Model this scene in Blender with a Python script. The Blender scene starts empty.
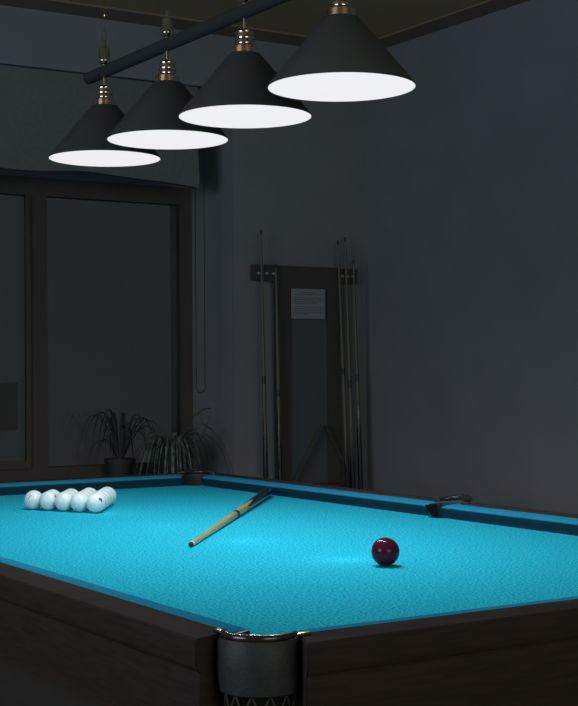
import bpy, bmesh, math, random
from mathutils import Vector, Matrix
random.seed(7)
S = bpy.context.scene
COL = S.collection
PI = math.pi

# ---------------------------------------------------------------- camera
# z = 0 is the level of the cloth; the floor lies at -0.80
FLOOR = -0.80
cd = bpy.data.cameras.new('camera'); cam = bpy.data.objects.new('camera', cd); COL.objects.link(cam)
yaw, pitch, roll = 1.0073, 0.0126, -0.0069
f = Vector((math.cos(pitch)*math.cos(yaw), math.cos(pitch)*math.sin(yaw), math.sin(pitch)))
r0 = Vector((math.sin(yaw), -math.cos(yaw), 0)); u0 = r0.cross(f)
r = math.cos(roll)*r0 + math.sin(roll)*u0
u = -math.sin(roll)*r0 + math.cos(roll)*u0
M = Matrix((r, u, -f)).transposed().to_4x4(); M.translation = (-1.3551, -2.2304, 0.5259)
cam.matrix_world = M
cd.sensor_fit = 'VERTICAL'; cd.sensor_height = 24; cd.lens = 1419.07/706*24
cd.clip_start = 0.05; cd.clip_end = 200
S.camera = cam

# ---------------------------------------------------------------- light
w = bpy.data.worlds.new('world'); S.world = w; w.use_nodes = True
w.node_tree.nodes['Background'].inputs[0].default_value = (0.86, 0.96, 0.98, 1)
w.node_tree.nodes['Background'].inputs[1].default_value = 0.020
def area(name, loc, target, sx, sy, power, color):
    l = bpy.data.lights.new(name, 'AREA'); l.shape = 'RECTANGLE'; l.size = sx; l.size_y = sy
    l.energy = power; l.color = color
    o = bpy.data.objects.new(name, l); COL.objects.link(o); o.location = loc
    o.rotation_euler = (Vector(target)-Vector(loc)).to_track_quat('-Z', 'Y').to_euler()
    return o
# soft ambient fill, two unseen area lights added behind and left of the camera
area('left_fill_light', (-4.4, 0.6, 1.45), (2.5, 2.2, 0.5), 3.0, 1.9, 82.0, (0.78, 0.90, 1.0))
area('rear_fill_light', (0.2, -5.4, 1.45), (1.3, 2.6, 0.3), 3.5, 1.9, 62.0, (1.0, 1.0, 0.88))
S.view_settings.view_transform = 'Standard'; S.view_settings.look = 'None'
S.view_settings.exposure = 0.0; S.view_settings.gamma = 1.0
S.view_settings.use_curve_mapping = False
DISC = 0.88
BULBS = [46, 42, 53, 83]      # watts of the reflector bulbs, far to near

# ---------------------------------------------------------------- materials
def s2l(c):
    return tuple(((v/255)/12.92 if v/255 <= 0.04045 else (((v/255)+0.055)/1.055)**2.4) for v in c)
def mat(name, rgb, rough=0.6, metal=0.0, noise=None, bump=0.0, spec=0.5, stretch=(1, 1, 1), coat=0.0, bscale=None, rough_var=0.0):
    """rgb is linear albedo; noise = (scale, rgb2, detail, lo, hi)"""
    m = bpy.data.materials.new(name); m.use_nodes = True
    nt = m.node_tree; b = nt.nodes['Principled BSDF']
    b.inputs['Base Color'].default_value = (*rgb, 1); b.inputs['Roughness'].default_value = rough
    b.inputs['Metallic'].default_value = metal; b.inputs['Specular IOR Level'].default_value = spec
    b.inputs['Coat Weight'].default_value = coat; b.inputs['Coat Roughness'].default_value = 0.08
    tc = nt.nodes.new('ShaderNodeTexCoord'); mp = nt.nodes.new('ShaderNodeMapping')
    mp.inputs['Scale'].default_value = stretch
    nt.links.new(tc.outputs['Object'], mp.inputs['Vector'])
    if noise:
        n = nt.nodes.new('ShaderNodeTexNoise'); n.inputs['Scale'].default_value = noise[0]
        n.inputs['Detail'].default_value = noise[2]
        nt.links.new(mp.outputs[0], n.inputs['Vector'])
        rp = nt.nodes.new('ShaderNodeValToRGB')
        rp.color_ramp.elements[0].position = noise[3]; rp.color_ramp.elements[1].position = noise[4]
        rp.color_ramp.elements[0].color = (*rgb, 1); rp.color_ramp.elements[1].color = (*noise[1], 1)
        nt.links.new(n.outputs['Fac'], rp.inputs['Fac']); nt.links.new(rp.outputs['Color'], b.inputs['Base Color'])
        if rough_var:
            mr = nt.nodes.new('ShaderNodeMapRange')
            mr.inputs['To Min'].default_value = rough-rough_var; mr.inputs['To Max'].default_value = rough+rough_var
            nt.links.new(n.outputs['Fac'], mr.inputs['Value']); nt.links.new(mr.outputs[0], b.inputs['Roughness'])
    if bump:
        n2 = nt.nodes.new('ShaderNodeTexNoise'); n2.inputs['Scale'].default_value = bscale or noise[0]
        n2.inputs['Detail'].default_value = 4
        nt.links.new(mp.outputs[0], n2.inputs['Vector'])
        bp = nt.nodes.new('ShaderNodeBump'); bp.inputs['Strength'].default_value = bump; bp.inputs['Distance'].default_value = 0.004
        nt.links.new(n2.outputs['Fac'], bp.inputs['Height']); nt.links.new(bp.outputs[0], b.inputs['Normal'])
    return m
def emit(name, rgb, strength):
    m = bpy.data.materials.new(name); m.use_nodes = True; nt = m.node_tree
    b = nt.nodes['Principled BSDF']; b.inputs['Base Color'].default_value = (.03, .03, .03, 1)
    b.inputs['Emission Color'].default_value = (*rgb, 1); b.inputs['Emission Strength'].default_value = strength
    return m
M_ = {}
M_['cloth'] = mat('turquoise_cloth', (0.010, 0.26, 0.39), 0.95, noise=(150, (0.034, 0.54, 0.69), 4, 0.38, 0.62), bump=0.35, bscale=420, spec=0.1)
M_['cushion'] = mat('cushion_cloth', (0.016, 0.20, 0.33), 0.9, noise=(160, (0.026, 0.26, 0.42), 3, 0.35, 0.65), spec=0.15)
M_['cushion_shade'] = mat('shaded_cushion_cloth', (0.012, 0.045, 0.065), 0.9, spec=0.1)  # same cushion cloth, with the shade on its underside put into the colour
M_['rail'] = mat('dark_wood', (0.034, 0.028, 0.025), 0.5, noise=(9, (0.052, 0.039, 0.034), 6, 0.3, 0.75), stretch=(1.2, 1.2, 14), bump=0.12, bscale=14, spec=0.06, rough_var=0.1)
M_['body'] = mat('dark_wood_body', (0.040, 0.036, 0.034), 0.6, noise=(7, (0.048, 0.043, 0.040), 5, 0.3, 0.75), stretch=(1, 1, 9), spec=0.3)
M_['leather'] = mat('black_leather', (0.016, 0.020, 0.023), 0.6, noise=(60, (0.024, 0.029, 0.032), 3, 0.3, 0.7), bump=0.2, bscale=160)
M_['iron'] = mat('pocket_leather_brown', (0.028, 0.018, 0.016), 0.22, spec=0.6, coat=0.5)
M_['brass'] = mat('brass', (0.55, 0.45, 0.22), 0.28, metal=1.0)
M_['sock'] = mat('aged_brass', (0.66, 0.62, 0.54), 0.08, metal=1.0)
M_['shade'] = mat('black_enamel', (0.066, 0.072, 0.072), 0.6, spec=0.12)
M_['shade_in'] = mat('white_enamel', (0.8, 0.8, 0.8), 0.5)
M_['bar'] = mat('black_painted_bar', (0.045, 0.05, 0.052), 0.55, spec=0.12)
M_['glow'] = emit('lit_diffuser', (0.985, 0.975, 1.0), DISC)
M_['wall'] = mat('grey_plaster', (0.210, 0.216, 0.235), 0.9, noise=(3, (0.235, 0.242, 0.262), 5, 0.3, 0.7), bump=0.25, bscale=35, spec=0.15)
M_['ceil'] = mat('olive_ceiling', (0.44, 0.29, 0.17), 0.8, noise=(2, (0.48, 0.32, 0.19), 4, 0.3, 0.7), spec=0.2)
M_['trim'] = mat('brown_ceiling_trim', (0.26, 0.18, 0.14), 0.6, spec=0.2)
M_['floor'] = mat('dark_floor', (0.06, 0.05, 0.045), 0.5, noise=(5, (0.09, 0.075, 0.06), 5, 0.3, 0.7), stretch=(1, 8, 1))
M_['frame'] = mat('brown_window_frame', (0.078, 0.068, 0.058), 0.6, noise=(6, (0.09, 0.078, 0.066), 4, 0.3, 0.7), stretch=(6, 6, 1), spec=0.25)
M_['blind'] = mat('blind_fabric', (0.155, 0.165, 0.155), 0.95, noise=(40, (0.18, 0.19, 0.18), 3, 0.3, 0.7), spec=0.1)
M_['rack'] = mat('rack_wood', (0.066, 0.060, 0.058), 0.55, noise=(8, (0.076, 0.069, 0.066), 4, 0.3, 0.7), stretch=(1, 1, 6), spec=0.25)
M_['board'] = mat('dark_panel', (0.10, 0.112, 0.12), 0.4, spec=0.3)
M_['paper'] = mat('paper', (0.26, 0.30, 0.33), 0.9)
M_['ink'] = mat('ink', (0.08, 0.085, 0.09), 0.9)
M_['cue_wood'] = mat('cue_maple', (0.40, 0.33, 0.12), 0.35, noise=(8, (0.50, 0.43, 0.17), 4, 0.3, 0.7), stretch=(10, 10, 1), coat=0.3)
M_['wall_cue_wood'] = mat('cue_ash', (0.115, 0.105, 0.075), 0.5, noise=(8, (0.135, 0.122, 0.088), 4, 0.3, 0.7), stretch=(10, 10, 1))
M_['butt'] = mat('cue_butt_ebony', (0.012, 0.013, 0.014), 0.2, coat=0.5)
M_['ring'] = mat('cue_ring_black', (0.02, 0.02, 0.02), 0.4)
M_['ferrule'] = mat('cue_ferrule', (0.8, 0.8, 0.75), 0.4)
M_['tip'] = mat('cue_tip', (0.02, 0.025, 0.03), 0.8)
M_['red'] = mat('burgundy_resin', (0.075, 0.008, 0.024), 0.12, spec=0.2)
M_['white'] = mat('white_resin', (0.70, 0.79, 0.78), 0.18, spec=0.5)
M_['num'] = mat('ball_ink', (0.012, 0.014, 0.02), 0.4)
M_['leaf'] = mat('striped_leaf', (0.055, 0.078, 0.066), 0.5, noise=(25, (0.17, 0.21, 0.18), 2, 0.42, 0.6), spec=0.3)
M_['leaf_dark'] = mat('dark_leaf', (0.040, 0.050, 0.048), 0.7, noise=(20, (0.060, 0.072, 0.068), 2, 0.4, 0.7), spec=0.2)
M_['pot'] = mat('dark_pot', (0.034, 0.033, 0.033), 0.6)
M_['soil'] = mat('soil', (0.03, 0.025, 0.02), 0.95)
M_['rubber'] = mat('black_rubber', (0.012, 0.014, 0.016), 0.5)
M_['outside'] = mat('outside_render', (0.55, 0.55, 0.50), 0.9)
g = bpy.data.materials.new('window_glass'); g.use_nodes = True; b = g.node_tree.nodes['Principled BSDF']
b.inputs['Base Color'].default_value = (0.9, 0.95, 0.95, 1); b.inputs['Roughness'].default_value = 0.02
b.inputs['Transmission Weight'].default_value = 1.0; b.inputs['IOR'].default_value = 1.45
M_['glass'] = g

def matte(m, gloss=0.03, rough=0.35):
    """oiled wood and felt: a diffuse body with only a trace of gloss"""
    nt = m.node_tree; b = nt.nodes['Principled BSDF']; d = nt.nodes.new('ShaderNodeBsdfDiffuse'); g_ = nt.nodes.new('ShaderNodeBsdfGlossy')
    g_.inputs['Roughness'].default_value = rough; mx = nt.nodes.new('ShaderNodeMixShader'); mx.inputs[0].default_value = gloss
    d.inputs['Color'].default_value = b.inputs['Base Color'].default_value
    for l in list(nt.links):
        if l.to_node == b and l.to_socket.name == 'Base Color': nt.links.new(l.from_socket, d.inputs['Color'])
        if l.to_node == b and l.to_socket.name == 'Normal':
            nt.links.new(l.from_socket, d.inputs['Normal']); nt.links.new(l.from_socket, g_.inputs['Normal'])
    nt.links.new(d.outputs[0], mx.inputs[1]); nt.links.new(g_.outputs[0], mx.inputs[2])
    nt.links.new(mx.outputs[0], nt.nodes['Material Output'].inputs['Surface']); nt.nodes.remove(b)
for k_, g_ in (('cloth', 0.0), ('cushion', 0.0), ('rail', 0.010), ('body', 0.01), ('wall', 0.0), ('blind', 0.0)): matte(M_[k_], g_)

# ---------------------------------------------------------------- helpers
def obj(name, bm, m, parent=None, smooth=False):
    me = bpy.data.meshes.new(name); bm.normal_update(); bm.to_mesh(me); bm.free()
    if isinstance(m, (list, tuple)):
        for k in m: me.materials.append(k)
    else: me.materials.append(m)
    if smooth:
        for p_ in me.polygons: p_.use_smooth = True
        me.set_sharp_from_angle(angle=math.radians(38))
    o = bpy.data.objects.new(name, me); COL.objects.link(o)
    if parent: o.parent = parent
    return o
def empty(name, loc, label, cat, group=None, rz=0):
    o = bpy.data.objects.new(name, None); COL.objects.link(o); o.location = loc; o.rotation_euler = (0, 0, rz)
    o.empty_display_size = 0.1; o['label'] = label; o['category'] = cat
    if group: o['group'] = group
    return o
def box(bm, a, b_, mi=0):
    x0, y0, z0 = a; x1, y1, z1 = b_
    v = [bm.verts.new(p) for p in ((x0,y0,z0),(x1,y0,z0),(x1,y1,z0),(x0,y1,z0),(x0,y0,z1),(x1,y0,z1),(x1,y1,z1),(x0,y1,z1))]
    for q in ((0,3,2,1),(4,5,6,7),(0,1,5,4),(1,2,6,5),(2,3,7,6),(3,0,4,7)):
        fc = bm.faces.new([v[i] for i in q]); fc.material_index = mi
    return bm
def bevel(bm, w_, seg=2):
    bmesh.ops.bevel(bm, geom=list(bm.edges), offset=w_, segments=seg, affect='EDGES', profile=0.5, clamp_overlap=True)
    return bm
def prism(bm, pts, z0, z1, mi=0):
    lo = [bm.verts.new((x, y, z0)) for x, y in pts]; hi = [bm.verts.new((x, y, z1)) for x, y in pts]
    n = len(pts)
    faces = [bm.faces.new(hi), bm.faces.new(lo[::-1])]
    for i in range(n): faces.append(bm.faces.new((lo[i], lo[(i+1) % n], hi[(i+1) % n], hi[i])))
    for fc in faces: fc.material_index = mi
    bmesh.ops.recalc_face_normals(bm, faces=faces)
    return bm
def lathe(bm, prof, seg=32, o=(0, 0, 0), mi=0, capped=True):
    """prof = [(radius, z), ...] turned round the z axis"""
    rings = []
    for rr, z in prof:
        if rr < 1e-6: rings.append([bm.verts.new((o[0], o[1], o[2]+z))])
        else: rings.append([bm.verts.new((o[0]+rr*math.cos(2*PI*i/seg), o[1]+rr*math.sin(2*PI*i/seg), o[2]+z)) for i in range(seg)])
    fs = []
    for a, c in zip(rings, rings[1:]):
        for i in range(seg):
            j = (i+1) % seg
            if len(a) == 1 and len(c) == 1: continue
            if len(a) == 1: fs.append(bm.faces.new((a[0], c[j], c[i])))
            elif len(c) == 1: fs.append(bm.faces.new((a[i], a[j], c[0])))
            else: fs.append(bm.faces.new((a[i], a[j], c[j], c[i])))
    if capped:
        if len(rings[0]) > 1: fs.append(bm.faces.new(rings[0][::-1]))
        if len(rings[-1]) > 1: fs.append(bm.faces.new(rings[-1]))
    for fc in fs: fc.material_index = mi
    bmesh.ops.recalc_face_normals(bm, faces=fs)
    return bm
def tube(bm, pts, rad, seg=10, closed=False):
    """a round tube along points; rad is a number or a list"""
    pts = [Vector(q) for q in pts]; n = len(pts)
    rads = rad if isinstance(rad, (list, tuple)) else [rad]*n
    rings = []; prev = None
    for i, q in enumerate(pts):
        if closed: t = (pts[(i+1) % n]-pts[i-1]).normalized()
        else: t = (pts[min(i+1, n-1)]-pts[max(i-1, 0)]).normalized()
        if prev is None:
            a = Vector((0, 0, 1)) if abs(t.z) < 0.9 else Vector((1, 0, 0))
        else: a = prev
        x = (a - t*a.dot(t)).normalized(); prev = x; y = t.cross(x)
        rings.append([bm.verts.new(q + (x*math.cos(2*PI*k/seg)+y*math.sin(2*PI*k/seg))*rads[i]) for k in range(seg)])
    fs = []
    m_ = n if closed else n-1
    for i in range(m_):
        a, c = rings[i], rings[(i+1) % n]
        for k in range(seg):
            fs.append(bm.faces.new((a[k], a[(k+1) % seg], c[(k+1) % seg], c[k])))
    if not closed:
        fs.append(bm.faces.new(rings[0][::-1])); fs.append(bm.faces.new(rings[-1]))
    bmesh.ops.recalc_face_normals(bm, faces=fs)
    return bm
B = bmesh.new
def struct(name, bm, m, parent=None, smooth=False):
    o = obj(name, bm, m, parent, smooth)
    if parent is None: o['kind'] = 'structure'
    return o

# ================================================================ the room
XR, YB, ZC = 3.785, 5.0, 2.51      # right wall, back wall, ceiling
REV, YW, SILL, HEAD = 2.828, 5.54, -0.16, 2.187 # window alcove: right reveal, window plane, sill, header
AL = -0.60                                      # left side of the alcove
XL, YF = -5.0, -7.0
struct('floor', box(B(), (XL, YF, FLOOR-0.1), (XR+0.2, YB+0.8, FLOOR)), M_['floor'])
bm = B()
box(bm, (REV, YB, FLOOR), (XR+0.2, YB+0.8, ZC+0.3))
box(bm, (XL, YB, FLOOR), (AL, YB+0.8, ZC+0.3))
box(bm, (AL, YB, HEAD), (REV, YB+0.8, ZC+0.3))
box(bm, (AL, YB, FLOOR), (REV, YB+0.8, SILL))
box(bm, (AL, YW, 1.66), (REV, YB+0.8, HEAD))
struct('wall_back', bm, M_['wall'])
struct('wall_right', box(B(), (XR, YF, FLOOR), (XR+0.2, YB, ZC+0.3)), M_['wall'])
struct('ceiling', box(B(), (XL, YF, ZC), (XR, YB, ZC+0.06)), M_['ceil'])
bm = B()   # brown border round the ceiling panel
box(bm, (XL, YB-0.22, ZC-0.012), (XR, YB, ZC))
box(bm, (XR-0.17, YF, ZC-0.012), (XR, YB-0.22, ZC))
struct('trim_1', bm, M_['trim'])
bm = B(); box(bm, (REV, YB-0.012, FLOOR), (XR, YB, FLOOR+0.09))
struct('baseboard_back', bm, M_['frame'])
struct('baseboard_right', box(B(), (XR-0.012, YF, FLOOR), (XR, YB-0.012, FLOOR+0.09)), M_['frame'])
bm = B(); box(bm, (AL, 4.93, SILL), (REV, YW, SILL+0.03)); bevel(bm, 0.006)
struct('trim_2', bm, M_['frame'])
# the window
y0, y1 = YW-0.035, YW+0.045
bm = B()
zb, zt = -0.027, 1.555
box(bm, (AL, y0, SILL+0.03), (REV, y1, zb)); box(bm, (AL, y0, zt), (REV, y1, 1.66))
panes = [(1.872, 2.757), (0.875, 1.76), (-0.12, 0.765)]
edges = [REV, 2.757, 1.872, 1.76, 0.875, 0.765, -0.12, AL]
for a, c in ((2.757, REV), (1.76, 1.872), (0.765, 0.875), (AL, -0.12)):
    box(bm, (a, y0, zb), (c, y1, zt))
# the inner sash of the left pane
box(bm, (1.735, y0-0.015, zb), (1.76, y0, zt)); box(bm, (0.875, y0-0.015, zb), (1.735, y0, zb+0.045))
window = struct('window_1', bm, M_['frame'])
for a, c in panes:
    struct('pane', box(B(), (a, YW, zb), (c, YW+0.006, zt)), M_['glass'], window)
# dark house across the yard, seen low in the left pane
bm = B(); box(bm, (6.2, 29.0, FLOOR), (11.15, 34.0, 0.30)); box(bm, (6.2, 29.0, 0.30), (10.75, 34.0, 0.62))
hs = empty('neighbouring_house', (8.6, 31.0, FLOOR), 'dark low house outline outside, seen low through the left window pane', 'house')
bm2 = B(); box(bm2, (-2.8, -2.0, 0), (2.32, 2.0, 1.10)); obj('wall', bm2, M_['outside'], hs)
bm2 = B(); box(bm2, (-2.8, -2.0, 1.10), (1.84, 2.0, 1.44)); obj('roof', bm2, M_['outside'], hs)
bm.free()

# roman blind pulled half up in the alcove
bl = empty('roman_blind', (1.0, 5.05, HEAD-0.004), 'grey fabric blind pulled up over the top of the window', 'blind')
BX1 = 2.616
def blind_bottom(x):
    return 1.628 + 0.012*math.exp(-((x-1.95)/0.22)**2) - 0.030*max(0, (x-2.15)/0.466) + 0.004*math.sin(x*11)
HB = HEAD-0.004
bm = B(); nx = 60; cols = []
zfr = [0, 0.12, 0.30, 0.34, 0.60, 0.64, 0.85, 0.93, 1.0]
dep = [0, 0.0, 0.006, 0.0, 0.008, 0.0, 0.010, 0.014, 0.004]
for i in range(nx+1):
    x = AL+0.02+(BX1-AL-0.02)*i/nx; zb_ = blind_bottom(x)
    fr = [(x-1.0, -0.02-d, -(HB-zb_)*t) for t, d in zip(zfr, dep)]
    bk = [(x-1.0, 0.03, -(HB-zb_)*t) for t in reversed(zfr)]
    cols.append([bm.verts.new(q) for q in fr+bk])
n = len(cols[0])
for a, c in zip(cols, cols[1:]):
    for k in range(n): bm.faces.new((a[k], c[k], c[(k+1) % n], a[(k+1) % n]))
bm.faces.new(cols[0]); bm.faces.new(cols[-1][::-1])
bmesh.ops.recalc_face_normals(bm, faces=list(bm.faces))
obj('blind_fabric', bm, M_['blind'], bl, True)
bm = B()
pts = [(1.605, 0, 0), (1.605, 0, -1.72)]
for k in range(9):
    a = PI+PI*k/8
    pts.append((1.634+0.029*math.cos(a), 0, -1.75+0.032*math.sin(a)))
pts += [(1.663, 0, -1.72), (1.663, 0, 0)]
tube(bm, pts, 0.0022, 6)
obj('pull_cord', bm, M_['ring'], bl)

# ================================================================ billiard table
L, W_ = 3.55, 1.775
TX, TY = W_/2, L/2
table = empty('billiard_table', (TX, TY, FLOOR), 'large dark wooden billiard table covered in turquoise cloth', 'billiard table')
def T(x, y, z): return (x-TX, y-TY, z-FLOOR)
def tobj(name, bm, m, parent=None, smooth=False):
    """mesh built in room coordinates, parented to the table"""
    bmesh.ops.translate(bm, vec=(-TX, -TY, -FLOOR), verts=list(bm.verts))
    o = obj(name, bm, m, table if parent is None else parent, smooth)
    return o
# cloth bed, notched round for the six pockets
HC, HM = (-0.026, 0.050), (-0.045, 0.046)   # hole centre offset and radius: corner, middle
def bed_outline():
    e = 0.03; pts = []
    def arc(cx_, cy_, rr, a0, a1, n_=10):
        return [(cx_+rr*math.cos(a0+(a1-a0)*k/n_), cy_+rr*math.sin(a0+(a1-a0)*k/n_)) for k in range(n_+1)]
    c = 0.026; R_ = 0.052
    # go counter-clockwise: bottom-left corner notch, then bottom edge ...
    pts += arc(-c, -c, R_, math.radians(95), math.radians(-5))
    pts += arc(W_+c, -c, R_, math.radians(185), math.radians(85))
    pts += arc(W_+0.045, TY, 0.05, math.radians(253), math.radians(107))
    pts += arc(W_+c, L+c, R_, math.radians(275), math.radians(175))
    pts += arc(-c, L+c, R_, math.radians(5), math.radians(-95))
    pts += arc(-0.045, TY, 0.05, math.radians(73), math.radians(-73))
    return pts
bm = B(); prism(bm, bed_outline(), -0.03, 0.0)
tobj('bed_cloth', bm, M_['cloth'])

# cushions: profile (offset outwards from the nose line, z)
HN, WT, HW, WW = 0.0436, 0.060, 0.0508, 0.091
prof = [(0.024, 0.0), (0.012, 0.018), (0.001, HN-0.006), (0.0, HN-0.002), (0.003, HN), (0.028, HN+0.0045), (WT, HW-0.001), (WT, -0.01), (0.024, -0.01)]
def cushion(p0, p1, nrm, j0, j1):
    """p0..p1 nose line ends; nrm outward; j0/j1 how far the back end reaches past the nose end"""
    d = (Vector(p1)-Vector(p0)).normalized(); nv = Vector(nrm); bm = B(); cols = []
    ln = (Vector(p1)-Vector(p0)).length
    stations = [('a', 0.0), ('a', 0.010), ('a', 0.03), ('b', 0.03), ('b', 0.010), ('b', 0.0)]
    for side, t in stations:
        ring = []
        for off, z in prof:
            back = off/WT
            jaw0, jaw1 = j0*back, j1*back
            rnd = 0.0
            if t == 0.0: rnd = 0.004*(1-back)
            if side == 'a': pos = Vector(p0)+d*(t - jaw0*(1-t/0.03 if t < 0.03 else 0))
            else: pos = Vector(p1)-d*(t - jaw1*(1-t/0.03 if t < 0.03 else 0))
            q = pos+nv*(off+rnd)
            zz = z-(0.003 if (t == 0.0 and z > 0.03) else 0)
            ring.append(bm.verts.new((q.x, q.y, zz)))
        cols.append(ring)
    n_ = len(prof)
    for a, c in zip(cols, cols[1:]):
        for k in range(n_): bm.faces.new((a[k], a[(k+1) % n_], c[(k+1) % n_], c[k]))
    bm.faces.new(cols[0]); bm.faces.new(cols[-1][::-1])
    for fc in bm.faces:      # the lower inner face gets a darker colour, painting in the shade below the nose
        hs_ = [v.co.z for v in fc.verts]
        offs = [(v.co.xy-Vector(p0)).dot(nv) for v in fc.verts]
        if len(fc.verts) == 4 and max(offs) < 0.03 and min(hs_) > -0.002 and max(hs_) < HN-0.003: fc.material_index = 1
    bmesh.ops.recalc_face_normals(bm, faces=list(bm.faces))
    return bm
dC, dM, jC, jM = 0.064, 0.046, 0.030, -0.006
cush = [
    ((0, dC), (0, TY-dM), (-1, 0), jC, jM), ((0, TY+dM), (0, L-dC), (-1, 0), jM, jC),
    ((W_, dC), (W_, TY-dM), (1, 0), jC, jM), ((W_, TY+dM), (W_, L-dC), (1, 0), jM, jC),
    ((dC, 0), (W_-dC, 0), (0, -1), jC, jC), ((dC, L), (W_-dC, L), (0, 1), jC, jC)]
for p0, p1, nv, j0, j1 in cush:
    c = tobj('cushion', cushion(p0, p1, nv, j0, j1), [M_['cushion'], M_['cushion_shade']], None, True)
    # black rubber facings glued on the two cut ends
    d = (Vector(p1)-Vector(p0)).normalized(); nv = Vector(nv)
    for q, s, j in ((Vector(p0), 1, j0), (Vector(p1), -1, j1)):
        bm = B(); ring = []
        for tt in ((-0.0105 if j > 0 else -0.003), -0.0005):
            ring.append([bm.verts.new((*(q+d*s*(-j*off/WT+tt)+nv*(off+0.002)), min(z, HN-0.001) if z > 0 else z)) for off, z in prof[1:8]])
        m_ = len(ring[0])
        for k in range(m_): bm.faces.new((ring[0][k], ring[0][(k+1) % m_], ring[1][(k+1) % m_], ring[1][k]))
        bm.faces.new(ring[0]); bm.faces.new(ring[1][::-1])
        bmesh.ops.recalc_face_normals(bm, faces=list(bm.faces))
        bmesh.ops.translate(bm, vec=(-TX, -TY, -FLOOR), verts=list(bm.verts))
        obj('rubber_facing', bm, M_['rubber'], c)
# wooden rails
o0 = WT; o1 = WT+WW
rp = [(o0, HW-0.001), (o0+0.003, HW), (o1-0.004, HW), (o1, HW-0.004), (o1, 0.006), (o1-0.008, -0.010), (o1-0.012, -0.012),
      (o1-0.012, -0.11), (o1-0.022, -0.125), (o1-0.022, -0.16), (o0, -0.16)]
def rail(p0, p1, nrm, m0, m1):
    """m0/m1: how much longer the outer side is than the inner one at each end"""
    d = (Vector(p1)-Vector(p0)).normalized(); nv = Vector(nrm); bm = B(); cols = []
    for q, s, m_ in ((Vector(p0), 1, m0), (Vector(p1), -1, m1)):
        cols.append([bm.verts.new((*(q+d*s*(-m_*(off-o0)/WW)+nv*off), z)) for off, z in rp])
    n_ = len(rp)
    for k in range(n_): bm.faces.new((cols[0][k], cols[0][(k+1) % n_], cols[1][(k+1) % n_], cols[1][k]))
    bm.faces.new(cols[0]); bm.faces.new(cols[1][::-1])
    bmesh.ops.recalc_face_normals(bm, faces=list(bm.faces))
    eds = [e for e in bm.edges if e.calc_length() < 0.5]
    bmesh.ops.bevel(bm, geom=[e for e in bm.edges if len(e.link_faces) == 2 and e.calc_face_angle(0) > 0.6], offset=0.0025, segments=2, affect='EDGES', clamp_overlap=True)
    return bm
rC, rM, mC = 0.030, 0.074, 0.038
rails = [((0, rC), (0, TY-rM), (-1, 0), mC, 0), ((0, TY+rM), (0, L-rC), (-1, 0), 0, mC),
         ((W_, rC), (W_, TY-rM), (1, 0), mC, 0), ((W_, TY+rM), (W_, L-rC), (1, 0), 0, mC),
         ((rC, 0), (W_-rC, 0), (0, -1), mC, mC), ((rC, L), (W_-rC, L), (0, 1), mC, mC)]
for a in rails: tobj('wooden_rail', rail(*a), M_['rail'], None, True)
# body below, corners cut off
def chamfer_rect(x0, y0_, x1, y1_, c):
    return [(x0+c, y0_), (x1-c, y0_), (x1, y0_+c), (x1, y1_-c), (x1-c, y1_), (x0+c, y1_), (x0, y1_-c), (x0, y0_+c)]
bm = B(); prism(bm, chamfer_rect(-0.055, -0.055, W_+0.055, L+0.055, 0.11), -0.16, -0.031)
prism(bm, chamfer_rect(-0.10, -0.10, W_+0.10, L+0.10, 0.06), -0.34, -0.1605)
tobj('table_frame', bm, M_['body'])
for lx in (0.08, W_-0.08):
    for ly in (0.12, TY, L-0.12):
        bm = B()
        prof_l = [(0.055, 0.0), (0.062, 0.02), (0.062, 0.05), (0.045, 0.065), (0.052, 0.10), (0.070, 0.20), (0.082, 0.30), (0.06, 0.345), (0.075, 0.36), (0.075, 0.38)]
        lathe(bm, prof_l, 28, (lx, ly, FLOOR))
        box(bm, (lx-0.085, ly-0.085, FLOOR+0.38), (lx+0.085, ly+0.085, FLOOR+0.4595))
        tobj('leg', bm, M_['body'], None, True)
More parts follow.
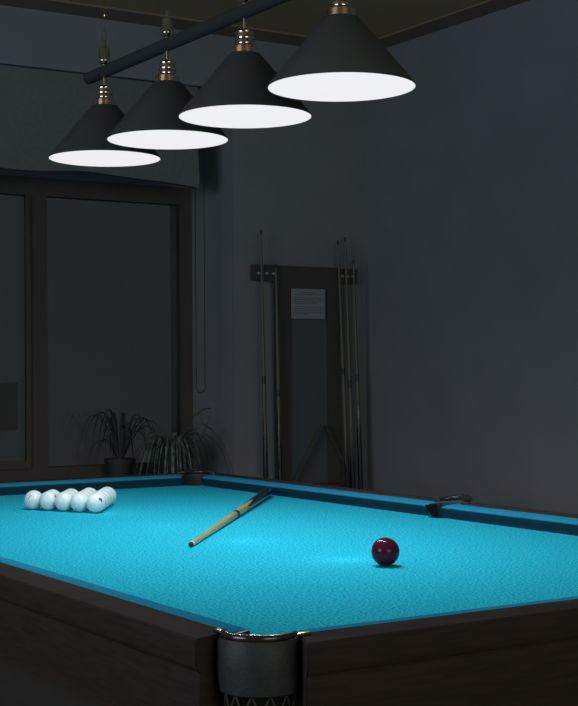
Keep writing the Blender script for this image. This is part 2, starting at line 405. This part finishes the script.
# pockets
def pocket(cx_, cy_, ang, middle=False):
    """ang: direction pointing outwards from the table"""
    cs, sn = math.cos(ang), math.sin(ang)
    def P(a, b_, z): return (cx_+a*cs-b_*sn-TX, cy_+a*sn+b_*cs-TY, z-FLOOR)
    if middle: ctr, R_, leg, half = 0.086, 0.068, 0.010, math.radians(92)
    else: ctr, R_, leg, half = 0.046, 0.066, 0.030, math.radians(88)
    zi = 0.055
    bm = B(); pts = []; rads = []
    n_ = 22
    for k in range(n_+1):
        a = -half+2*half*k/n_
        z = zi+(0.010 if middle else 0.0)*math.cos(a*0.9)**2
        pts.append(P(ctr+R_*math.cos(a), R_*math.sin(a), z)); rads.append((0.0095 if middle else 0.0078)-0.002*abs(a/half))
    tube(bm, pts, rads, 12)
    root = obj('pocket', bm, M_['iron'], table, True)
    # brass straps running onto the rails
    for s in (-1, 1):
        bm = B()
        a = s*half
        x_, y_ = ctr+R_*math.cos(a), R_*math.sin(a)
        dx, dy = (0, s*1.0) if middle else (-math.sin(math.radians(45)), s*math.cos(math.radians(45)))
        if middle: q0, q1 = (x_, y_-s*0.004), (x_, y_+s*0.030)
        else: q0, q1 = (x_+0.003, y_), (x_-0.022, y_+s*0.022)
        px, py = (q1[0]-q0[0], q1[1]-q0[1]); ln = math.hypot(px, py); px, py = -py/ln*0.006, px/ln*0.006
        vs = []
        for z in (HW+0.0003, HW+0.006):
            for q, w2 in ((q0, 1), (q1, 1)):
                vs.append(bm.verts.new(P(q[0]+px, q[1]+py, z))); vs.append(bm.verts.new(P(q[0]-px, q[1]-py, z)))
        for qd in ((0,1,3,2),(4,6,7,5),(0,4,5,1),(2,3,7,6),(0,2,6,4),(1,5,7,3)): bm.faces.new([vs[i] for i in qd])
        bmesh.ops.recalc_face_normals(bm, faces=list(bm.faces)); bevel(bm, 0.0015, 2)
        o = obj('brass_plate', bm, M_['brass'], root, True); o['label'] = 'small brass plate on the rail'
    # leather band below the iron
    bm = B(); rings = []
    hb = math.radians(112)
    for k in range(25):
        a = -hb+2*hb*k/24
        col = []
        for rr, z in ((R_+0.006, 0.050), (R_+0.011, 0.040), (R_+0.012, 0.0), (R_+0.008, -0.045), (R_-0.002, -0.050), (R_+0.001, 0.0), (R_-0.003, 0.046)):
            rr = rr-(0.012 if middle else 0.0)
            col.append(bm.verts.new(P(ctr+rr*math.cos(a), rr*math.sin(a), z)))
        rings.append(col)
    m_ = 7
    for a, c in zip(rings, rings[1:]):
        for k in range(m_): bm.faces.new((a[k], a[(k+1) % m_], c[(k+1) % m_], c[k]))
    bm.faces.new(rings[0]); bm.faces.new(rings[-1][::-1])
    bmesh.ops.recalc_face_normals(bm, faces=list(bm.faces))
    obj('leather_band', bm, M_['teal_leather'] if middle else M_['leather'], root, True)
    # knotted net bag: crossing cords
    bm = B(); nn = 12
    for sgn in (-1, 1):
        for k in range(nn):
            pts = []
            for t in range(8):
                tt = t/7; a = 2*PI*k/nn + sgn*tt*0.9
                rr = (R_-0.002-(0.012 if middle else 0))*(1-0.45*tt*tt)
                pts.append(P(ctr+rr*math.cos(a), rr*math.sin(a), -0.046-0.13*tt))
            tube(bm, pts, 0.0018, 5)
    o = obj('net', bm, M_['ferrule_cord'], root, True)
    return root
M_['teal_leather'] = mat('teal_leather', (0.020, 0.075, 0.11), 0.45, noise=(40, (0.035, 0.12, 0.16), 3, 0.35, 0.65), bump=0.4, bscale=45)
M_['ferrule_cord'] = mat('pocket_net_cord', (0.05, 0.048, 0.042), 0.9)
c_ = 0.0
for (x, y, a, mid) in ((0, 0, 225, False), (W_, 0, 315, False), (W_, L, 45, False), (0, L, 135, False), (W_, TY, 0, True), (0, TY, 180, True)):
    pocket(x, y, math.radians(a), mid)

# ================================================================ balls
RB = 0.0382
def sphere_bm(seg=48, rings=28, rad=RB):
    bm = B(); bmesh.ops.create_uvsphere(bm, u_segments=seg, v_segments=rings, radius=rad); return bm
red = obj('billiard_ball', sphere_bm(64, 40), M_['red'], None, True)
red.location = (0.9013, 0.8626, RB); red['label'] = 'single glossy burgundy billiard ball lying alone on the turquoise cloth'; red['category'] = 'ball'
RW = 0.0370
bm0 = sphere_bm(rad=RW)
def number_mesh(txt):
    cu = bpy.data.curves.new('number', 'FONT'); cu.body = txt; cu.size = 0.025; cu.align_x = 'CENTER'; cu.align_y = 'CENTER'
    cu.offset = 0.0010
    o = bpy.data.objects.new('number', cu); COL.objects.link(o)
    bpy.context.view_layer.update()
    me = bpy.data.meshes.new_from_object(o.evaluated_get(bpy.context.evaluated_depsgraph_get()))
    bpy.data.objects.remove(o)
    bm = B(); bm.from_mesh(me); bmesh.ops.triangulate(bm, faces=list(bm.faces))
    bmesh.ops.subdivide_edges(bm, edges=[e for e in bm.edges if e.calc_length() > 0.003], cuts=2)
    return bm
CAMV = Vector((-1.3551, -2.2304, 0.5259))
ranks = ['tip ball', 'second row', 'third row', 'fourth row', 'back row']
marks = {(4, 0): ('1', (-0.45, 0.30), -20), (3, 0): ('4', (0.72, 0.35), 40), (1, 0): ('6', (-0.25, -0.72), 70), (0, 0): ('9', (0.50, 0.28), 30)}
names_r = {0: 'at the near tip of the triangle', 1: 'in the row of two behind the triangle tip', 2: 'in the triangle row of three', 3: 'in the triangle row of four', 4: 'in the back row of five'}
names_c = {1: [''], 2: ['left', 'right'], 3: ['left', 'middle', 'right'], 4: ['leftmost', 'second from left', 'third from left', 'rightmost'],
           5: ['leftmost', 'second from left', 'centre', 'second from right', 'rightmost']}
wm = None
AX, AY = 0.8685, 2.647
DA, DB = math.radians(118), math.radians(57)
for rr in range(5):
    for cc in range(rr+1):
        nl, nr = rr-cc, cc
        x = AX+0.0744*(nl*math.cos(DA)+nr*math.cos(DB)); y = AY+0.0744*(nl*math.sin(DA)+nr*math.sin(DB))
        if wm is None:
            o = obj('billiard_ball', bm0, M_['white'], None, True); wm = o.data
        else:
            o = bpy.data.objects.new('billiard_ball', wm); COL.objects.link(o)
        o.location = (x, y, RW)
        pos = names_c[rr+1][cc]
        o['label'] = ('white ball, ' + (pos+' ' if pos else '') + names_r[rr]).replace('  ', ' ')
        o['category'] = 'ball'; o['group'] = 'white balls racked in a triangle'
        if (rr, cc) in marks:
            txt, (ox, oy), rot = marks[(rr, cc)]
            v = (CAMV-Vector((x, y, RW))).normalized()
            rt = Vector((0, 0, 1)).cross(v).normalized(); up = v.cross(rt)
            nrm = (rt*ox+up*oy+v*math.sqrt(max(0.05, 1-ox*ox-oy*oy))).normalized()
            t1 = (up-nrm*up.dot(nrm)).normalized(); t0 = t1.cross(nrm)
            rz = math.radians(rot)
            t0, t1 = t0*math.cos(rz)+t1*math.sin(rz), -t0*math.sin(rz)+t1*math.cos(rz)
            bm = number_mesh(txt)
            for vt in bm.verts:
                q = nrm*RW+t0*vt.co.x+t1*vt.co.y
                vt.co = q.normalized()*(RW+0.0002)
            obj('ball_number', bm, M_['num'], o)

# ================================================================ cue on the table
def make_cue(label, group, length, rt_, rb_, joint, wood, splice, loc, axis, roll_=0.3):
    """built along +z from the tip (z=0) to the butt (z=length); axis = direction tip -> butt"""
    q = Vector(axis).to_track_quat('Z', 'Y')
    root = empty('billiard_cue', loc, label, 'cue', group)
    root.rotation_mode = 'QUATERNION'; root.rotation_quaternion = q
    R_ = lambda z: rt_+(rb_-rt_)*(z/length)**1.0
    bm = B(); lathe(bm, [(rt_*0.85, 0), (rt_, 0.004), (rt_, 0.012)], 20); obj('cue_tip', bm, M_['tip'], root, True)
    bm = B(); lathe(bm, [(rt_*1.01, 0.012), (rt_*1.02, 0.028)], 20); obj('ferrule', bm, M_['ferrule'] if wood is M_['cue_wood'] else M_['ring'], root, True)
    bm = B(); lathe(bm, [(R_(0.028), 0.028), (R_(length*0.3), length*0.3), (R_(joint-0.014), joint-0.022)], 20); obj('shaft', bm, wood, root, True)
    bm = B(); lathe(bm, [(R_(joint)+0.0008, joint-0.022), (R_(joint)+0.0008, joint-0.008), (R_(joint)-0.001, joint-0.007), (R_(joint)-0.001, joint+0.007), (R_(joint)+0.0008, joint+0.008), (R_(joint)+0.0008, joint+0.022)], 20); obj('joint_ring', bm, M_['ring'], root, True)
    bm = B(); lathe(bm, [(R_(joint), joint+0.022), (R_(length*0.75), length*0.75), (R_(splice+0.26), splice+0.26)], 20); obj('forearm', bm, wood, root, True)
    # dark butt with four long splice points lapping over the forearm
    bm = B(); seg = 40; rings = []
    def ptz(a):
        t = abs(((a/(PI/2)) % 1.0)-0.5)*2       # 0 at a point's tip
        return splice+0.24*t
    zs = [0, 0.2, 0.4, 0.6, 0.8, 1.0]
    for t in zs:
        ring = []
        for k in range(seg):
            a = 2*PI*k/seg+roll_; z0_ = ptz(a-roll_)
            z = z0_+(splice+0.27-z0_)*t; rr = R_(z)+0.0006
            ring.append(bm.verts.new((rr*math.cos(a), rr*math.sin(a), z)))
        rings.append(ring)
    for z in (length*0.95, length-0.012, length-0.003):
        rings.append([bm.verts.new(((R_(z)+0.0006)*math.cos(2*PI*k/seg+roll_), (R_(z)+0.0006)*math.sin(2*PI*k/seg+roll_), z)) for k in range(seg)])
    rings.append([bm.verts.new((rb_*0.8*math.cos(2*PI*k/seg+roll_), rb_*0.8*math.sin(2*PI*k/seg+roll_), length)) for k in range(seg)])
    for a, c in zip(rings, rings[1:]):
        for k in range(seg): bm.faces.new((a[k], a[(k+1) % seg], c[(k+1) % seg], c[k]))
    bm.faces.new(rings[-1])
    bmesh.ops.recalc_face_normals(bm, faces=list(bm.faces))
    obj('butt', bm, M_['butt'], root, True)
    return root
RT, RBU = 0.0078, 0.0190
tipp = Vector((0.664, 1.523, RT)); butp = Vector((1.742, 2.842, RBU+0.0007))
make_cue('two-tone cue stick lying diagonally on the turquoise cloth', None, (butp-tipp).length, RT, RBU, 0.84, M_['cue_wood'], 1.02, tipp, butp-tipp)

# ================================================================ lamp
LX, LY0, LD, LZ, LR = 0.885, 2.5883, 0.5179, 1.3197, 0.2074
lamp = empty('billiard_light', (LX, TY, 1.645), 'long black bar light with four black conical shades over the table', 'ceiling light')
def lobj(name, bm, m, parent, smooth=True):
    bmesh.ops.translate(bm, vec=(-LX, -TY, -1.645), verts=list(bm.verts)); return obj(name, bm, m, parent, smooth)
bm = B(); ye, ys = 2.736, 2*(LY0-1.5*LD)-2.736
tube(bm, [(LX, ys, 1.645), (LX, ys+0.004, 1.645), (LX, ye-0.004, 1.645), (LX, ye, 1.645)], [0.018, 0.0230, 0.0230, 0.018], 20)
lobj('bar', bm, M_['bar'], lamp)
for i in range(4):
    y = LY0-i*LD+(0, 0.011, 0.008, -0.004)[i]
    bm = B(); LZ = 1.3197-(0, 0.002, 0.004, 0.004)[i]
    zt_ = 1.515-(0, 0.002, 0.004, 0.004)[i]
    prof_s = [(LR, LZ), (LR+0.001, LZ+0.001), (LR-0.001, LZ+0.006), (0.049, zt_), (0.040, zt_+0.003), (0.038, zt_), (0.045, zt_-0.006), (LR-0.006, LZ+0.006), (LR-0.0015, LZ)]
    lathe(bm, prof_s+[prof_s[0]], 64, (LX, y, 0), capped=False)
    for fc in bm.faces:
        c = fc.calc_center_median(); 
        if fc.normal.z < -0.3 and c.z > LZ+0.003: fc.material_index = 1
    sh = lobj('lamp_shade', bm, [M_['shade'], M_['shade_in']], lamp)
    bm = B(); lathe(bm, [(0, LZ), (LR-0.0022, LZ), (LR-0.0035, LZ+0.004), (0, LZ+0.004)], 64, (LX, y, 0), capped=False)
    o = lobj('diffuser', bm, M_['glow'], sh, False); o['label'] = 'glowing white round lamp opening'
    sl = bpy.data.lights.new('reflector_bulb', 'SPOT'); sl.energy = BULBS[i]; sl.spot_size = math.radians(174); sl.spot_blend = 1.0
    sl.shadow_soft_size = 0.06; sl.color = (0.82, 0.93, 1.0)
    so = bpy.data.objects.new('reflector_bulb', sl); COL.objects.link(so); so.parent = sh; so.location = (0, y-TY, LZ-0.0015-1.645)
    bm = B(); lathe(bm, [(0.041, zt_+0.001), (0.041, zt_+0.022), (0.036, zt_+0.026), (0.030, zt_+0.030), (0.031, zt_+0.040), (0.029, zt_+0.044), (0.031, zt_+0.050), (0.029, zt_+0.056), (0.030, zt_+0.068), (0.022, zt_+0.074), (0.009, zt_+0.077), (0.006, zt_+0.080), (0.006, 1.629), (0.004, 1.630)], 32, (LX, y, 0))
    lobj('socket', bm, M_['sock'], sh)
    bm = B(); lathe(bm, [(0.006, 1.662), (0.011, 1.664), (0.011, 1.670), (0.022, 1.681), (0.0225, 1.684), (0.0225, 1.688), (0.021, 1.690), (0.021, 1.728), (0.020, 1.731), (0.009, 1.738), (0.007, 1.740), (0.007, 1.757), (0.004, 1.762), (0, 1.763)], 28, (LX, y, 0))
    lobj('finial', bm, M_['sock'], lamp)
# chains at the two ends up to the ceiling
for y in (LY0, LY0-3*LD):
    bm = B(); z = 1.760; k = 0
    # hook shank then open links joined by thin wires
    while z < ZC-0.02:
        hh = 0.020
        pts = []
        for a in range(14):
            t = 2*PI*a/14
            dx, dz = 0.0085*math.cos(t), hh*math.sin(t)
            pts.append((LX+(dx if k % 2 == 0 else dx*0.25), y+(0 if k % 2 == 0 else dx*0.95), z+hh+dz))
        tube(bm, pts, 0.0017, 6, closed=True)
        z += 2*hh-0.003
        if z+0.05 < ZC-0.02:
            tube(bm, [(LX, y, z), (LX, y, z+0.045)], 0.0017, 6); z += 0.042
        k += 1
    lathe(bm, [(0.0, z-0.004), (0.04, ZC-0.018), (0.045, ZC-0.004), (0.045, ZC-0.001)], 24, (LX, y, 0))
    lobj('chain', bm, M_['sock'], lamp)

# ================================================================ cue rack on the back wall
YR = YB
rack = empty('cue_rack', (3.30, YR, -0.30), 'dark wooden cue rack with tall central panel on the back wall', 'cue rack')
def robj(name, bm, m, parent=None, smooth=False):
    bmesh.ops.translate(bm, vec=(-3.30, -YR, 0.30), verts=list(bm.verts)); return obj(name, bm, m, rack if parent is None else parent, smooth)
YFR = YR-0.05
bm = B(); box(bm, (3.105, YFR, -0.28), (3.190, YR-0.001, 1.155)); box(bm, (3.465, YFR, -0.28), (3.552, YR-0.001, 1.155))
box(bm, (3.190, YFR, 1.02), (3.465, YR-0.001, 1.155)); box(bm, (3.190, YFR, -0.28), (3.465, YR-0.001, -0.20))
robj('panel_frame', bm, M_['rack'])
robj('panel', box(B(), (3.190, YFR+0.018, -0.20), (3.465, YR-0.002, 1.02)), M_['board'])
for pts in ([(2.938, 1.158), (3.105, 1.158), (3.105, 1.04), (3.09, 1.055), (3.07, 1.062), (2.938, 1.062)],
            [(3.552, 1.062), (3.685, 1.062), (3.685, 1.150), (3.552, 1.150)]):
    bm = B(); a = [bm.verts.new((x, YFR, z)) for x, z in pts]; c = [bm.verts.new((x, YFR+0.03, z)) for x, z in pts]
    bm.faces.new(a); bm.faces.new(c[::-1])
    for k in range(len(pts)): bm.faces.new((a[k], a[(k+1) % len(pts)], c[(k+1) % len(pts)], c[k]))
    bmesh.ops.recalc_face_normals(bm, faces=list(bm.faces))
    robj('top_rail', bm, M_['rack'])
bm = B(); box(bm, (2.90, YR-0.13, -0.30), (3.70, YR-0.001, -0.275)); robj('base_shelf', bm, M_['rack'])
for x in (2.975, 3.028, 3.078, 3.573, 3.607, 3.652):
    bm = B()
    bmesh.ops.create_uvsphere(bm, u_segments=16, v_segments=10, radius=1)
    for v in bm.verts: v.co = Vector((x+v.co.x*0.014, YFR-0.004+v.co.y*0.006, 1.105+v.co.z*0.008))
    o = robj('cue_clip', bm, M_['clip'] if 'clip' in M_ else M_.setdefault('clip', mat('pale_clip', (0.42, 0.44, 0.44), 0.4)), None, True)
# sheet of rules pinned on the panel
sheet = obj('notice_sheet', box(B(), (-0.122, -0.0008, -0.090), (0.122, 0.0, 0.090)), M_['paper'])
sheet.location = (3.320, YFR-0.0004, 0.930); sheet['label'] = 'pale printed notice sheet pinned to the dark rack panel'; sheet['category'] = 'notice'
bm = B()
rnd = random.Random(3)
for k in range(13):
    z = 0.066-k*0.0108
    if k in (2, 7): continue
    x = -0.10 if k else -0.06
    end = (0.06 if k == 0 else rnd.choice((0.10, 0.10, 0.05, -0.02)))
    while x < end:
        w2 = rnd.uniform(0.008, 0.026); box(bm, (x, -0.0012, z), (min(x+w2, end+0.01), -0.0009, z+0.0032)); x += w2+0.005
o = obj('printed_lines', bm, M_['ink'], sheet)
# triangle ball rack hanging in front of the panel
tr = empty('ball_triangle', (3.404, YFR-0.02, -0.15), 'thin wooden triangle ball rack leaning on the rack panel', 'ball rack')
bm = B()
A_ = [(-0.205, 0.02), (-0.015, 0.335), (0.0, 0.350), (0.020, 0.345), (0.205, 0.02), (0.195, 0.0), (-0.195, 0.0)]
def ring_(sc, y):
    return [bm.verts.new((x*sc, y, 0.13+(z-0.13)*sc)) for x, z in A_]
o_f, i_f, o_b, i_b = ring_(1, -0.018), ring_(0.975, -0.018), ring_(1, 0.012), ring_(0.975, 0.012)
m_ = len(A_)
for k in range(m_):
    j = (k+1) % m_
    bm.faces.new((o_f[k], o_f[j], i_f[j], i_f[k])); bm.faces.new((o_b[k], i_b[k], i_b[j], o_b[j]))
    bm.faces.new((o_f[k], o_b[k], o_b[j], o_f[j])); bm.faces.new((i_f[k], i_f[j], i_b[j], i_b[k]))
bmesh.ops.recalc_face_normals(bm, faces=list(bm.faces))
obj('triangle_frame', bm, M_['tri'] if 'tri' in M_ else M_.setdefault('tri', mat('triangle_wood', (0.11, 0.09, 0.07), 0.45)), tr)
# cues: (top x, top z, bottom x, length above shelf) ; they lean in the clips
SH = -0.274
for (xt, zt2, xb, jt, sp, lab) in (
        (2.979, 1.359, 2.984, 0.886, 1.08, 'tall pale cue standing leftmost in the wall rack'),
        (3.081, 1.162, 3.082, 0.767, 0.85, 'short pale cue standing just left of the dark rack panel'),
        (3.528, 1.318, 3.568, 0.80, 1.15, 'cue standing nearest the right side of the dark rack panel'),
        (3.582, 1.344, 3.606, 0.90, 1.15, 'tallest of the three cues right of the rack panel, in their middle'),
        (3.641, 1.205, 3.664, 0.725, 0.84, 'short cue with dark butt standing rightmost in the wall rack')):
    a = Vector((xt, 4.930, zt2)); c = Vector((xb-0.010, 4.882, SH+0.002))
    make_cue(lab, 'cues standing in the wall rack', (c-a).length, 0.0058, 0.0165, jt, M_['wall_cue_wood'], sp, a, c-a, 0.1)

# ================================================================ plants on the sill
def leaf(bm, o, az, reach, rise, droop, width, n_=12, twist=0.0):
    """an arching strap leaf: folded strip with thickness"""
    d = Vector((math.cos(az), math.sin(az), 0)); s = Vector((-math.sin(az), math.cos(az), 0)); rows = []
    for k in range(n_+1):
        t = k/n_
        hx = reach*t**0.85
        z = rise*(3.0*t*(1-t)+0.25*t) - droop*t*t*t
        wd = width*math.sin(PI*min(1, 0.18+t*0.82))**0.7
        c = Vector(o)+d*hx+Vector((0, 0, z)); side = s*math.cos(twist*t)+Vector((0, 0, 1))*math.sin(twist*t)
        th = Vector((0, 0, 0.0012))
        rows.append([bm.verts.new(c-side*wd+Vector((0, 0, wd*0.5))), bm.verts.new(c+th*0), bm.verts.new(c+side*wd+Vector((0, 0, wd*0.5))), bm.verts.new(c-th*1.5)])
    for a, c in zip(rows, rows[1:]):
        for k in range(4): bm.faces.new((a[k], a[(k+1) % 4], c[(k+1) % 4], c[k]))
    return rows[-1][1].co.copy()
def pot_bm(rad, h):
    bm = B(); lathe(bm, [(rad*0.72, 0), (rad*0.95, h*0.82), (rad*1.06, h*0.83), (rad*1.08, h), (rad*0.96, h), (rad*0.92, h*0.9), (0, h*0.9)], 32); return bm
ZS = SILL+0.03
pl = empty('spider_plant', (2.49, 5.13, ZS), 'spider plant with long pale striped leaves arching over the window sill', 'potted plant')
obj('pot', pot_bm(0.10, 0.19), M_['pot'], pl, True)
bm = B(); lathe(bm, [(0.088, 0.168), (0.05, 0.178), (0, 0.18)], 24); obj('soil', bm, M_['soil'], pl)
rnd = random.Random(11); bm = B()
for k in range(64):
    az = 2*PI*k/64+rnd.uniform(-0.1, 0.1)
    leaf(bm, (0.02*math.cos(az), 0.02*math.sin(az), 0.18), az, rnd.uniform(0.08, 0.29), rnd.uniform(0.06, 0.17), rnd.uniform(0.18, 0.34), rnd.uniform(0.005, 0.008), 16)
for az, re, ri, dr in ((-0.55, 0.34, 0.23, 0.28), (-0.85, 0.40, 0.16, 0.30), (-1.2, 0.28, 0.20, 0.2), (-0.3, 0.26, 0.30, 0.30), (-1.0, 0.45, 0.22, 0.36)):
    leaf(bm, (0, 0, 0.18), az, re, ri, dr, 0.005, 16)
bmesh.ops.recalc_face_normals(bm, faces=list(bm.faces))
o = obj('leaves', bm, M_['leaf'], pl, True)
bm = B()   # long flower stalks with a bud
for pts, rd in (([(0, 0, 0.18), (0.06, -0.01, 0.26), (0.10, -0.03, 0.38), (0.18, -0.05, 0.435), (0.23, -0.05, 0.44)], [0.003, 0.0026, 0.0022, 0.004, 0.002]),
                ([(0, 0, 0.18), (0.13, -0.05, 0.22), (0.17, -0.08, 0.31), (0.205, -0.09, 0.415)], [0.0025, 0.0022, 0.002, 0.001])):
    tube(bm, pts, rd, 6)
obj('flower_stalk', bm, M_['leaf_dark'], pl, True)
p2 = empty('potted_plant', (2.245, 5.33, ZS), 'dark bushy potted plant behind, left of the spider plant, against the window', 'potted plant')
obj('pot', pot_bm(0.085, 0.15), M_['pot'], p2, True)
bm = B(); lathe(bm, [(0.074, 0.132), (0.04, 0.142), (0, 0.144)], 24); obj('soil', bm, M_['soil'], p2)
rnd = random.Random(5); bm = B()
for k in range(30):
    az = 2*PI*k/30+rnd.uniform(-0.15, 0.15)
    leaf(bm, (0.015*math.cos(az), 0.015*math.sin(az), 0.14), az, min(rnd.uniform(0.10, 0.30), 0.28 if abs(math.sin(az)) < 0.5 or math.sin(az) < 0 else 0.15), rnd.uniform(0.15, 0.34), rnd.uniform(-0.06, 0.16), rnd.uniform(0.005, 0.009))
bmesh.ops.recalc_face_normals(bm, faces=list(bm.faces))
obj('leaves', bm, M_['leaf_dark'], p2, True)
